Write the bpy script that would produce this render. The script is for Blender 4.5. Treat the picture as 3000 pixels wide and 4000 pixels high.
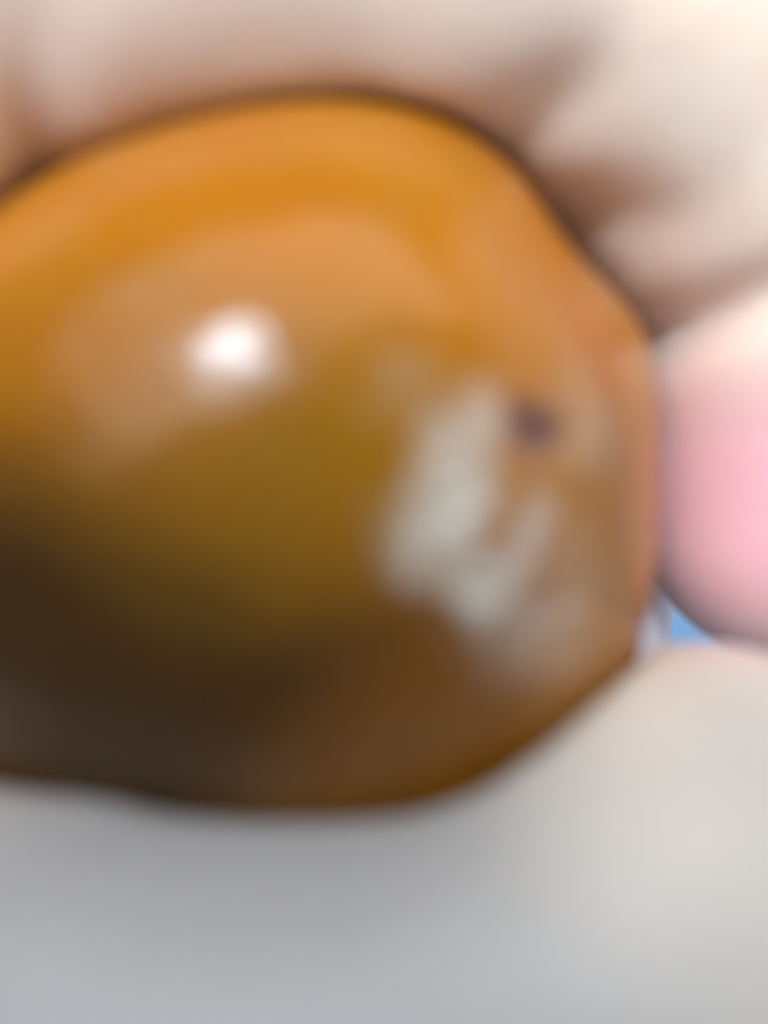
import bpy, math, numpy as np
from mathutils import Vector

# ------------------------------------------------------------------ frame of reference
# Real size. Everything is laid out in millimetres round the camera's standing point:
# x to the right, y away from the photographer's chest, depth d straight down from the lens.
MM = 0.001
H = 0.26                     # the lens is 26 cm above the blue cloth


def P(u, v, d):
    """a point d millimetres below the lens (photo pixel grid 3000 x 4000), in millimetres"""
    return np.array([(u - 1500) / 3000 * d, -(v - 2000) / 3000 * d, -d])


def W(p):
    return Vector((p[0] * MM, p[1] * MM, H + p[2] * MM))


scene = bpy.context.scene
for o in list(bpy.data.objects):
    bpy.data.objects.remove(o)

# ------------------------------------------------------------------ camera
cam_d = bpy.data.cameras.new('camera')
cam_d.sensor_fit = 'HORIZONTAL'
cam_d.sensor_width = 36.0
cam_d.lens = 36.0
cam_d.clip_start = 0.002
cam_d.clip_end = 20.0
cam_d.dof.use_dof = True
cam_d.dof.focus_distance = 0.0625
cam_d.dof.aperture_fstop = 10.5
cam = bpy.data.objects.new('camera', cam_d)
scene.collection.objects.link(cam)
cam.location = (0, 0, H)
scene.camera = cam

# ------------------------------------------------------------------ room light
world = bpy.data.worlds.new('World')
scene.world = world
world.use_nodes = True
bg = world.node_tree.nodes['Background']
bg.inputs['Color'].default_value = (0.95, 0.96, 1.0, 1)
bg.inputs['Strength'].default_value = 0.31


def area_light(name, loc_mm, target_mm, sx, sy, power, col, shape='RECTANGLE', spin=0.0):
    L = bpy.data.lights.new(name, 'AREA')
    L.shape = shape
    L.size = sx * MM
    L.size_y = sy * MM
    L.energy = power
    L.color = col
    o = bpy.data.objects.new(name, L)
    scene.collection.objects.link(o)
    o.location = W(np.array(loc_mm, float))
    if target_mm is None:                     # hangs flat, shining down
        o.rotation_euler = (0, 0, spin)
    else:
        d = W(np.array(target_mm, float)) - o.location
        o.rotation_euler = d.to_track_quat('-Z', 'Y').to_euler()
    return o


area_light('ceiling_panel', (240, 1219, 800), None, 2420, 1280, 34.0, (1.0, 0.93, 0.78), spin=math.radians(32))
area_light('ceiling_lamp', (-185, 300, 700), None, 240, 135, 5.4, (0.70, 0.86, 1.0), 'ELLIPSE', spin=math.radians(-28))
area_light('window', (690, -270, 470), (0, 0, -30), 400, 520, 0.7, (0.86, 0.95, 1.0))
area_light('added_side_fill', (1700, 1000, 60), (20, 10, -45), 1800, 1400, 9.0, (1.0, 0.98, 0.94), 'ELLIPSE')  # added fill to brighten the hand's upper right, no known source there

scene.view_settings.view_transform = 'Standard'
scene.view_settings.look = 'None'
scene.view_settings.gamma = 1.0
scene.view_settings.use_curve_mapping = False
scene.view_settings.exposure = 0.0
scene.cycles.max_bounces = 7
scene.cycles.caustics_reflective = False
scene.cycles.caustics_refractive = False

# ------------------------------------------------------------------ node helpers


class NT:
    def __init__(self, name):
        self.m = bpy.data.materials.new(name)
        self.m.use_nodes = True
        self.t = self.m.node_tree
        self.b = self.t.nodes['Principled BSDF']
        tc = self.t.nodes.new('ShaderNodeTexCoord')
        sc = self.t.nodes.new('ShaderNodeVectorMath')
        sc.operation = 'SCALE'
        sc.inputs['Scale'].default_value = 1000.0
        self.t.links.new(tc.outputs['Object'], sc.inputs[0])
        self.co = sc.outputs[0]                # object coordinates in millimetres

    def set(self, sock, val):
        s = self.b.inputs[sock]
        if hasattr(val, 'is_output'):
            self.t.links.new(val, s)
        else:
            s.default_value = val

    def math(self, op, a, b=None, c=None, clamp=False):
        n = self.t.nodes.new('ShaderNodeMath')
        n.operation = op
        n.use_clamp = clamp
        for i, x in enumerate((a, b, c)):
            if x is None:
                continue
            if hasattr(x, 'is_output'):
                self.t.links.new(x, n.inputs[i])
            else:
                n.inputs[i].default_value = x
        return n.outputs[0]

    def noise(self, scale, detail=2.0, rough=0.5, vec=None, dist=0.0):
        n = self.t.nodes.new('ShaderNodeTexNoise')
        n.inputs['Scale'].default_value = scale
        n.inputs['Detail'].default_value = detail
        n.inputs['Roughness'].default_value = rough
        n.inputs['Distortion'].default_value = dist
        self.t.links.new(vec or self.co, n.inputs['Vector'])
        return n.outputs['Fac'], n.outputs['Color']

    def warp(self, scale, amount):
        """object coordinates pushed about by a noise field"""
        _, c = self.noise(scale, 2.0)
        s = self.t.nodes.new('ShaderNodeVectorMath')
        s.operation = 'SUBTRACT'
        self.t.links.new(c, s.inputs[0])
        s.inputs[1].default_value = (0.5, 0.5, 0.5)
        k = self.t.nodes.new('ShaderNodeVectorMath')
        k.operation = 'SCALE'
        k.inputs['Scale'].default_value = amount
        self.t.links.new(s.outputs[0], k.inputs[0])
        a = self.t.nodes.new('ShaderNodeVectorMath')
        a.operation = 'ADD'
        self.t.links.new(self.co, a.inputs[0])
        self.t.links.new(k.outputs[0], a.inputs[1])
        return a.outputs[0]

    def ramp(self, val, lo, hi, a=0.0, b=1.0):
        n = self.t.nodes.new('ShaderNodeMapRange')
        n.interpolation_type = 'SMOOTHSTEP'
        self.t.links.new(val, n.inputs['Value'])
        n.inputs['From Min'].default_value = lo
        n.inputs['From Max'].default_value = hi
        n.inputs['To Min'].default_value = a
        n.inputs['To Max'].default_value = b
        return n.outputs['Result']

    def blob(self, centre, radii, vec=None, inner=0.3, rot=0.0):
        """1 inside an ellipsoid of these radii, fading to 0 at its skin"""
        m = self.t.nodes.new('ShaderNodeMapping')
        m.vector_type = 'TEXTURE'
        m.inputs['Location'].default_value = tuple(centre)
        m.inputs['Rotation'].default_value = (0, 0, rot)
        m.inputs['Scale'].default_value = tuple(radii)
        self.t.links.new(vec or self.co, m.inputs['Vector'])
        l = self.t.nodes.new('ShaderNodeVectorMath')
        l.operation = 'LENGTH'
        self.t.links.new(m.outputs[0], l.inputs[0])
        return self.ramp(l.outputs['Value'], inner, 1.0, 1.0, 0.0)

    def mix(self, fac, a, b):
        n = self.t.nodes.new('ShaderNodeMix')
        n.data_type = 'RGBA'
        for s, x in ((0, fac), (6, a), (7, b)):
            if hasattr(x, 'is_output'):
                self.t.links.new(x, n.inputs[s])
            else:
                n.inputs[s].default_value = x if s == 0 else (*x, 1.0)
        return n.outputs[2]

    def bump(self, height, strength, dist_mm):
        n = self.t.nodes.new('ShaderNodeBump')
        n.inputs['Strength'].default_value = strength
        n.inputs['Distance'].default_value = dist_mm * MM
        self.t.links.new(height, n.inputs['Height'])
        self.t.links.new(n.outputs[0], self.b.inputs['Normal'])


def mesh_object(name, verts_mm, faces, mat, origin_mm=(0, 0, 0), parent=None, smooth=True):
    o0 = np.array(origin_mm, float)
    me = bpy.data.meshes.new(name)
    v = (np.asarray(verts_mm, float) - o0) * MM
    me.from_pydata(v.tolist(), [], [list(map(int, f)) for f in faces])
    me.update()
    if smooth:
        me.polygons.foreach_set('use_smooth', [True] * len(me.polygons))
    me.materials.append(mat)
    ob = bpy.data.objects.new(name, me)
    scene.collection.objects.link(ob)
    if parent is not None:
        ob.parent = parent
        ob.location = Vector((o0 - np.array(parent['_o'])) * MM)
    else:
        ob.location = W(o0)
    return ob


# ------------------------------------------------------------------ blue cloth far below the hand
n = 90
xs = np.linspace(-1500, 1500, n)
X, Y = np.meshgrid(xs, xs, indexing='ij')
Z = -H / MM + 2.2 * np.sin(X / 61 + 0.8 * np.sin(Y / 83)) + 1.6 * np.sin(Y / 47 + X / 120)
V = np.stack([X, Y, Z], -1).reshape(-1, 3)
idx = np.arange(n * n).reshape(n, n)
Q = np.stack([idx[:-1, :-1], idx[1:, :-1], idx[1:, 1:], idx[:-1, 1:]], -1).reshape(-1, 4)
nt = NT('blue_cloth')
f, _ = nt.noise(0.03, 3.0)
nt.set('Base Color', nt.mix(f, (0.15, 0.31, 0.58), (0.19, 0.36, 0.62)))
nt.set('Roughness', 0.9)
w, _ = nt.noise(1.5, 2.0)
nt.bump(w, 0.3, 0.3)
cloth = mesh_object('blue_cloth', V, Q, nt.m, (0, 0, -H / MM))
cloth['kind'] = 'structure'

# ------------------------------------------------------------------ the polished stone
OUT = [(2200, 920), (2282, 1050), (2370, 1150), (2485, 1260), (2553, 1390), (2570, 1560), (2575, 1750), (2575, 1950),
       (2566, 2150), (2540, 2360), (2490, 2580), (2420, 2810), (2310, 3010), (2130, 3180), (1830, 3310),
       (1400, 3380), (1000, 3370), (500, 3300), (0, 3180), (-300, 2990), (-520, 2660), (-640, 2250),
       (-640, 1800), (-560, 1400), (-350, 1080), (-100, 880), (100, 725), (300, 615), (600, 505),
       (950, 435), (1250, 408), (1600, 440), (1850, 530), (2040, 680), (2140, 810)]
CPX = (1060.0, 1760.0)
SD = 46.0                                   # depth of the stone's middle
SC = P(*CPX, SD)
NPH, NT_ = 360, 120
phi = np.arange(NPH) / NPH * 2 * math.pi
a = np.array([math.atan2(-(v - CPX[1]), u - CPX[0]) for u, v in OUT])
r = np.array([math.hypot(u - CPX[0], v - CPX[1]) for u, v in OUT])
s = np.argsort(a)
a, r = a[s], r[s]
target = np.interp((phi + math.pi) % (2 * math.pi) - math.pi,
                   np.concatenate([a - 2 * math.pi, a, a + 2 * math.pi]), np.tile(r, 3))


def csmooth(x, wdt):
    k = np.exp(-0.5 * ((np.arange(NPH) - NPH // 2) / wdt) ** 2)
    k /= k.sum()
    return np.real(np.fft.ifft(np.fft.fft(x) * np.fft.fft(np.fft.ifftshift(k))))


target = csmooth(target, 1.8)
tt = np.linspace(0, math.pi, NT_)
DF, DB = 18.5, 15.0


def stone_points(R):
    Rs = csmooth(R, 14)
    wgt = np.exp(-((tt - 1.45) / 0.42) ** 2)[None, :]
    Re = Rs[:, None] * (1 - wgt) + R[:, None] * wgt
    sn = np.abs(np.sin(tt))[None, :] ** 0.97
    cs = np.cos(tt)
    z = np.where(cs > 0, DF * np.abs(cs), -DB * np.abs(cs))[None, :]
    x = SC[0] + Re * sn * np.cos(phi)[:, None]
    y = SC[1] + Re * sn * np.sin(phi)[:, None]
    zz = SC[2] + z + 0 * x
    # slow swells of a hand-tumbled pebble
    f1 = 0.22 * np.sin(x / 5.1 + 0.7) * np.sin(y / 6.3 + 0.3) + 0.08 * np.sin(x / 2.9 + y / 3.7)
    zz = zz + f1 * np.clip(cs, 0, 1)[None, :]
    return x, y, zz


R = target / 3000 * SD
for it in range(14):
    x, y, z = stone_points(R)
    du = x / -z * 3000 + 1500 - CPX[0]
    dv = -(y / -z * 3000) + 2000 - CPX[1]
    proj = du * np.cos(phi)[:, None] - dv * np.sin(phi)[:, None]
    R = R * (target / proj.max(1)) ** 0.9
x, y, z = stone_points(R)
# a small pit on its right flank
pit = P(2075, 1690, 36.0)
# vertices: front pole, rings, back pole
ring = np.stack([x, y, z], -1)[:, 1:-1]                     # phi, t, xyz
nr = ring.shape[1]
V = [np.array([SC[0], SC[1], z[:, 0].mean()])] + list(ring.transpose(1, 0, 2).reshape(-1, 3)) + \
    [np.array([SC[0], SC[1], z[:, -1].mean()])]
V = np.array(V)
# pit: push the nearest surface inwards
dpx = np.hypot(V[:, 0] / -V[:, 2] * 3000 + 1500 - 2105, -(V[:, 1] / -V[:, 2] * 3000) + 2000 - 1720)
front = V[:, 2] > SC[2]
V += (SC - V) / np.linalg.norm(SC - V, axis=1)[:, None].clip(1e-6) * (0.4 * np.exp(-(dpx / 80) ** 2) * front)[:, None]
F = []
for i in range(NPH):
    j = (i + 1) % NPH
    F.append((0, 1 + i, 1 + j))
    b = 1 + (nr - 1) * NPH
    F.append((len(V) - 1, b + j, b + i))
for k in range(nr - 1):
    for i in range(NPH):
        j = (i + 1) % NPH
        q = 1 + k * NPH
        F.append((q + i, q + NPH + i, q + NPH + j, q + j))


def on_stone(u, v):
    """point of the stone's front at this place, relative to the stone's middle, in mm"""
    d = np.hypot(V[:, 0] / -V[:, 2] * 3000 + 1500 - u, -(V[:, 1] / -V[:, 2] * 3000) + 2000 - v)
    near = V[d < d.min() + 30]
    return near[np.argmax(near[:, 2])] - SC


nt = NT('polished_amber_stone')
wv = nt.warp(0.09, 7.0)
wf = nt.warp(0.35, 2.4)
n1, _ = nt.noise(0.10, 3.0, 0.5, wv)
n2, _ = nt.noise(0.30, 3.0, 0.55, wf)
col = nt.mix(nt.ramp(n1, 0.35, 0.65), (0.385, 0.125, 0.0006), (0.40, 0.145, 0.0008))
col = nt.mix(nt.math('MULTIPLY', nt.ramp(n2, 0.5, 0.72), 0.3), col, (0.30, 0.14, 0.02))
# dark brown lens-shaped zone in the stone's lower left
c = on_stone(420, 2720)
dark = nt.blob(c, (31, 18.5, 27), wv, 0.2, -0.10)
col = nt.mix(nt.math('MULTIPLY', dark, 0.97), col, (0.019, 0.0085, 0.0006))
c = on_stone(1900, 2780)
col = nt.mix(nt.math('MULTIPLY', nt.blob(c, (15, 9.5, 12), wv, 0.0, 0.4), 0.65), col, (0.13, 0.046, 0.004))
c = on_stone(2380, 2050)
col = nt.mix(nt.math('MULTIPLY', nt.blob(c, (6.5, 15, 11), wv, 0.2, 0.0), 0.75), col, (0.27, 0.125, 0.04))
# olive zone
c = on_stone(1330, 1750)
col = nt.mix(nt.math('MULTIPLY', nt.blob(c, (14, 8, 11), wv, 0.0, 0.3), 0.6), col, (0.21, 0.10, 0.0012))
# pale patch on the right flank: window reflection painted into the colour
pale = None
for (u, v, ru, rv, rot, k) in ((1810, 1850, 2.5, 4.6, -0.45, 0.85), (1760, 2040, 3.0, 4.2, -0.5, 1.0), (1850, 2240, 3.4, 2.6, -0.3, 0.75),
                               (2040, 2120, 1.8, 3.4, -0.45, 0.75), (1910, 2330, 2.1, 2.1, 0.0, 0.75), (2150, 2450, 4.2, 2.8, 0.2, 0.35),
                               (2120, 2380, 6.5, 5.0, -0.5, 0.28), (1600, 1500, 2.8, 2.0, 0.1, 0.13), (2300, 1680, 2.6, 3.6, 0.2, 0.22), (2080, 2470, 2.2, 1.8, 0.2, 0.3)):
    c = on_stone(u, v)
    b_ = nt.math('MULTIPLY', nt.blob(c, (ru, rv, 5.0), wf, 0.15, rot), k)
    pale = b_ if pale is None else nt.math('MAXIMUM', pale, b_)
slot = nt.blob(on_stone(1960, 2080), (1.3, 3.6, 5.0), wf, 0.1, -0.75)
pale = nt.math('MULTIPLY', pale, nt.math('MULTIPLY_ADD', slot, -0.75, 1.0))
n3, _ = nt.noise(0.75, 3.0, 0.6, wf)
pale = nt.math('MULTIPLY', pale, nt.ramp(n3, 0.32, 0.64, 0.28, 0.78))
col = nt.mix(pale, col, (0.57, 0.61, 0.61))
# rusty lobe and violet-brown pit
c = on_stone(2400, 1360)
col = nt.mix(nt.math('MULTIPLY', nt.blob(c, (3.2, 4.2, 5), wf, 0.2, 0.5), 0.75), col, (0.42, 0.13, 0.02))
c = on_stone(2115, 1720)
col = nt.mix(nt.math('MULTIPLY', nt.blob(c, (1.8, 1.9, 3), wf, 0.2, -0.2), 0.9), col, (0.10, 0.05, 0.07))
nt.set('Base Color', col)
nt.set('Roughness', 0.19)
nt.set('IOR', 1.37)
nt.set('Subsurface Weight', 0.15)
nt.set('Subsurface Radius', (2.2 * MM, 1.1 * MM, 0.25 * MM))
nt.set('Subsurface Scale', 1.0)
bn, _ = nt.noise(0.22, 3.0, 0.5, wf)
nt.bump(bn, 0.3, 0.8)
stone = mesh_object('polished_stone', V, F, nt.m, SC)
stone['label'] = 'glossy amber and brown pebble with a pale painted reflection, gripped in the hand'
stone['category'] = 'stone'

# ------------------------------------------------------------------ the hand: one skin grown over bones
VOX = 0.75
LO = np.array([-112.0, -118.0, -108.0])
HI = np.array([48.0, 48.0, -18.0])
gx, gy, gz = [np.arange(LO[i], HI[i], VOX, dtype=np.float32) for i in range(3)]
GX, GY, GZ = gx[:, None, None], gy[None, :, None], gz[None, None, :]


def smin(a, b, k):
    h = np.clip(0.5 + 0.5 * (b - a) / k, 0, 1)
    return b + (a - b) * h - k * h * (1 - h)


def cone(p, q, r1, r2):
    p, q = np.asarray(p, np.float32), np.asarray(q, np.float32)
    e = q - p
    L2 = float(e @ e)
    t = ((GX - p[0]) * e[0] + (GY - p[1]) * e[1] + (GZ - p[2]) * e[2]) / L2
    t = np.clip(t, 0, 1)
    d = (GX - p[0] - t * e[0]) ** 2
    d = d + (GY - p[1] - t * e[1]) ** 2
    d += (GZ - p[2] - t * e[2]) ** 2
    np.sqrt(d, out=d)
    d -= (r1 + (r2 - r1) * t).astype(np.float32)
    return d


def chain(pts, k=2.5):
    f = None
    for (p, r1), (q, r2) in zip(pts[:-1], pts[1:]):
        c_ = cone(p, q, r1, r2)
        f = c_ if f is None else smin(f, c_, k)
    return f


m_i, m_m, m_r, m_l = (np.array(p, float) for p in ((-31, 30, -44), (-33, 31, -62), (-32, 27, -78), (-29, 20, -92)))
wrist = np.array([-64.0, -42, -72])
elbow = np.array([-104.0, -112, -76])

i_tip = P(3015, 2080, 49)
index = chain([(m_i, 9.6), (P(250, 50, 40), 8.4), (P(1000, -90, 39.5), 8.3), (P(1800, -20, 40.5), 8.3), (P(2490, 330, 44), 8.6),
               (P(2890, 880, 47.5), 8.6), (P(3000, 1380, 48.5), 7.9), (i_tip, 7.8)], 2.0)
t_tip = P(2850, 3345, 38.5)
thumb = chain([(np.array([-52, -44, -62]), 13), (P(-300, 3790, 37), 10.4), (P(400, 3890, 35.5), 10.0), (P(1400, 3970, 35.5), 10.0), (P(1900, 4000, 35.5), 10.0), (P(2300, 3780, 36), 10.0), (P(2580, 3480, 37), 10.0),
               (t_tip, 10.2)], 4.0)
m_d, m_tip = np.array([17.6, 9, -62.5]), np.array([15.1, -9.5, -62.0])
middle = chain([(m_m, 9.4), (np.array([-8, 31, -62]), 8.4), (np.array([13, 25, -62.5]), 8.4), (m_d, 7.4), (m_tip, 7.2)], 2.0)
ring_f = chain([(m_r, 9.0), (np.array([-8, 28, -79]), 8.0), (np.array([10, 23, -79]), 8.0), (np.array([12, 8, -79]), 7.2),
                (np.array([4, -4, -78]), 7.0)], 2.0)
little = chain([(m_l, 8.2), (np.array([-9, 22, -93]), 7.2), (np.array([5, 18, -93]), 7.0), (np.array([8, 6, -92]), 6.3),
                (np.array([0, -2, -91]), 6.0)], 2.0)
palm = chain([(m_i, 10.5), (wrist + [3, 3, 8], 15)])
for m_, w_ in ((m_m, wrist), (m_r, wrist + [0, 0, -5]), (m_l, wrist + [1, 0, -9])):
    palm = smin(palm, chain([(m_, 10.0), (w_, 15)]), 7.0)
palm = smin(palm, cone(wrist, elbow, 19, 25), 10.0)
hand = smin(palm, thumb, 7.0)
index = smin(index, cone(P(-450, 150, 38), P(-400, 420, 37.5), 7.6, 7.2), 1.5)
for fgr in (index, middle, ring_f, little):
    hand = smin(hand, fgr, 1.6)
del palm, thumb, index, middle, ring_f, little

# flexion creases of the index finger
def crease(p0, p1, d, depth, wdt, reach):
    global hand
    a_, b_ = P(*p0, d), P(*p1, d)
    e = (b_ - a_) / np.linalg.norm(b_ - a_)
    nx, ny = -e[1], e[0]
    gx_, gy_ = GX * (d / -GZ), GY * (d / -GZ)
    s_ = (gx_ - a_[0]) * nx + (gy_ - a_[1]) * ny
    t_ = (gx_ - a_[0]) * e[0] + (gy_ - a_[1]) * e[1]
    along = 1 / (1 + np.exp((t_ - reach) / 1.2)) / (1 + np.exp(-(t_ + 5) / 1.0))
    zz_ = np.exp(-((GZ + d - 6) / 14.0) ** 4)
    hand = hand + (depth * np.exp(-(s_ / wdt) ** 2) * along * zz_).astype(np.float32)


crease((135, 620), (150, 150), 36, 0.9, 2.2, 9.0)
crease((2070, 470), (2340, 250), 39, 1.2, 1.9, 3.5)
crease((2230, 860), (2760, 810), 40, 1.1, 1.9, 5.0)
crease((2590, 1320), (3000, 1155), 43, 2.3, 1.5, 10.0)

# fleshy unevenness
hand = hand + (0.22 * np.sin(GX / 3.1 + 0.5 * np.sin(GY / 4.3)) * np.sin(GY / 3.7 + 1.0) * np.cos(GZ / 4.1)).astype(np.float32)

# the flesh gives way to the stone
ddx, ddy, ddz = GX - SC[0], GY - SC[1], GZ - SC[2]
az = np.arctan2(ddy, ddx)[:, :, 0] % (2 * math.pi)
Rg = np.interp(az, np.append(phi, 2 * math.pi), np.append(R, R[0])).astype(np.float32)[:, :, None]
rho = np.sqrt(ddx ** 2 + ddy ** 2) / Rg
zn = np.where(ddz > 0, ddz / DF, ddz / DB)
q = (np.abs(rho) ** (2 / 0.97) + np.abs(zn) ** 2) ** 0.5
dist = np.sqrt(ddx ** 2 + ddy ** 2 + ddz ** 2)
st = ((q - 1) / q.clip(1e-3) * dist).astype(np.float32)
hand = -smin(-hand, st - 0.15, 1.0)
del ddx, ddy, ddz, rho, zn, q, dist, st


def surface_nets(f, lo, h):
    inside = f < 0
    nx, ny, nz = f.shape
    cnt = np.zeros((nx - 1, ny - 1, nz - 1), np.int8)
    for i in (0, 1):
        for j in (0, 1):
            for k in (0, 1):
                cnt += inside[i:nx - 1 + i, j:ny - 1 + j, k:nz - 1 + k]
    act = np.argwhere((cnt > 0) & (cnt < 8))
    ids = -np.ones(cnt.shape, np.int64)
    ids[tuple(act.T)] = np.arange(len(act))
    acc = np.zeros((len(act), 3))
    num = np.zeros(len(act))
    corners = [(i, j, k) for i in (0, 1) for j in (0, 1) for k in (0, 1)]
    for a_ in corners:
        for b_ in corners:
            if sum(abs(p - q) for p, q in zip(a_, b_)) != 1 or a_ > b_:
                continue
            fa = f[tuple((act + a_).T)]
            fb = f[tuple((act + b_).T)]
            m = (fa < 0) != (fb < 0)
            t = np.where(m, fa / np.where(m, fa - fb, 1), 0)
            pt = np.array(a_) + t[:, None] * (np.array(b_) - np.array(a_))
            acc[m] += pt[m]
            num[m] += 1
    verts = lo + (act + acc / num[:, None]) * h
    faces = []
    for ax in range(3):
        o1, o2 = [(1, 2), (2, 0), (0, 1)][ax]
        sl_a = [slice(None)] * 3
        sl_b = [slice(None)] * 3
        sl_a[ax] = slice(0, -1)
        sl_b[ax] = slice(1, None)
        e = np.argwhere(inside[tuple(sl_a)] != inside[tuple(sl_b)])
        ok = (e[:, o1] > 0) & (e[:, o2] > 0) & (e[:, o1] < f.shape[o1] - 1) & (e[:, o2] < f.shape[o2] - 1)
        e = e[ok]
        flip = inside[tuple(e.T)]
        d1 = np.zeros(3, int)
        d1[o1] = 1
        d2 = np.zeros(3, int)
        d2[o2] = 1
        qd = np.stack([ids[tuple((e - d1 - d2).T)], ids[tuple((e - d2).T)], ids[tuple(e.T)], ids[tuple((e - d1).T)]], 1)
        qd[~flip] = qd[~flip][:, ::-1]
        faces.append(qd)
    return verts, np.concatenate(faces)


HV, HF = surface_nets(hand, LO, VOX)
del hand
HO = wrist.copy()

nt = NT('skin')
w1 = nt.warp(0.05, 10.0)
n1, _ = nt.noise(0.09, 3.0, 0.5)
n2, _ = nt.noise(0.5, 4.0, 0.6)
col = nt.mix(nt.ramp(n1, 0.3, 0.7), (0.78, 0.63, 0.55), (0.82, 0.70, 0.62))
col = nt.mix(nt.math('MULTIPLY', nt.ramp(n2, 0.45, 0.75), 0.18), col, (0.62, 0.36, 0.30))
# rosy finger ends
col = nt.mix(nt.math('MULTIPLY', nt.blob(P(2850, 2020, 43) - HO, (12, 15, 16), w1, 0.1), 0.9), col, (0.77, 0.40, 0.49))
col = nt.mix(nt.math('MULTIPLY', nt.blob(m_tip - HO, (12, 14, 14), w1, 0.3), 0.6), col, (0.74, 0.40, 0.44))
# thumb greyed and darkened: shade painted into its skin colour
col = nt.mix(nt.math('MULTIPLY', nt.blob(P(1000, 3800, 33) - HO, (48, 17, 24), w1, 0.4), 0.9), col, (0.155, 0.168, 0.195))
col = nt.mix(nt.math('MULTIPLY', nt.blob(P(2800, 3300, 33) - HO, (16, 15, 18), w1, 0.2), 0.75), col, (0.37, 0.355, 0.345))
nt.set('Base Color', col)
nt.set('Roughness', 0.48)
nt.set('Specular IOR Level', 0.35)
nt.set('Subsurface Weight', 0.25)
nt.set('Subsurface Radius', (1.6 * MM, 0.6 * MM, 0.35 * MM))
nt.set('Subsurface Scale', 1.0)
bn, _ = nt.noise(2.2, 4.0, 0.6)
nt.bump(bn, 0.35, 0.25)
hand_o = mesh_object('hand', HV, HF, nt.m, HO)
hand_o['_o'] = [float(x_) for x_ in HO]
hand_o['label'] = 'bare hand with curled index finger and thumb closed round the amber stone'
hand_o['category'] = 'hand'


# ------------------------------------------------------------------ finger nails
def nail(base, tip, r1, out, mat_n, wid=0.95, z0=0.25, z1=1.32, lift=0.35):
    """a curved plate on the finger's end: base -> tip is the bone, out points through the nail"""
    base, tip, out = (np.asarray(x_, float) for x_ in (base, tip, out))
    ax = tip - base
    L = np.linalg.norm(ax)
    ax /= L
    out = out - (out @ ax) * ax
    out /= np.linalg.norm(out)
    sd = np.cross(ax, out)
    A, B = 15, 13
    top, bot = [], []
    for i_ in range(A):
        s_ = i_ / (A - 1)
        for j_ in range(B):
            w_ = j_ / (B - 1) * 2 - 1
            # rounded outline
            edge = 1 - 0.22 * max(0, (0.25 - s_) / 0.25) ** 2 - 0.18 * max(0, (s_ - 0.8) / 0.2) ** 2
            th = w_ * wid * edge
            al = z0 + (z1 - z0) * s_ - 0.16 * w_ * w_ * (1 if s_ > 0.5 else -0.6) * abs(s_ - 0.5) * 2 * 0.9
            rr = r1 * (1.0 - 0.10 * max(0, al - 0.9)) + lift - 0.25 * abs(w_) ** 3 - 0.3 * max(0, 0.15 - s_) / 0.15
            for lst, dr in ((top, 0), (bot, -0.45)):
                lst.append(base + ax * L * al + (out * math.cos(th) + sd * math.sin(th)) * (rr + dr))
    vs = top + bot
    N_ = A * B
    fs = []
    for i_ in range(A - 1):
        for j_ in range(B - 1):
            a_ = i_ * B + j_
            fs.append((a_, a_ + 1, a_ + B + 1, a_ + B))
            fs.append((N_ + a_, N_ + a_ + B, N_ + a_ + B + 1, N_ + a_ + 1))
    rim = [j_ for j_ in range(B)] + [i_ * B + B - 1 for i_ in range(1, A)] + [(A - 1) * B + j_ for j_ in range(B - 2, -1, -1)] + \
          [i_ * B for i_ in range(A - 2, 0, -1)]
    for a_, b_ in zip(rim, rim[1:] + rim[:1]):
        fs.append((a_, N_ + a_, N_ + b_, b_))
    return mesh_object('fingernail', np.array(vs), fs, mat_n, tip, hand_o)


nn = NT('nail')
f, _ = nn.noise(0.25, 2.0)
nn.set('Base Color', nn.mix(f, (0.80, 0.70, 0.75), (0.86, 0.78, 0.80)))
nn.set('Roughness', 0.28)
nn.set('Subsurface Weight', 0.2)
nn.set('Subsurface Radius', (0.6 * MM, 0.4 * MM, 0.3 * MM))
nail(m_d, m_tip, 7.25, (0.7, 0.0, 0.72), nn.m)
nail(P(3000, 1380, 48.5), i_tip, 7.7, (1, 0, 0.0), nn.m)
nail(P(2300, 3780, 36), t_tip, 10.2, (0.15, -1, -0.1), nn.m, wid=0.9, z0=0.35, z1=1.9)
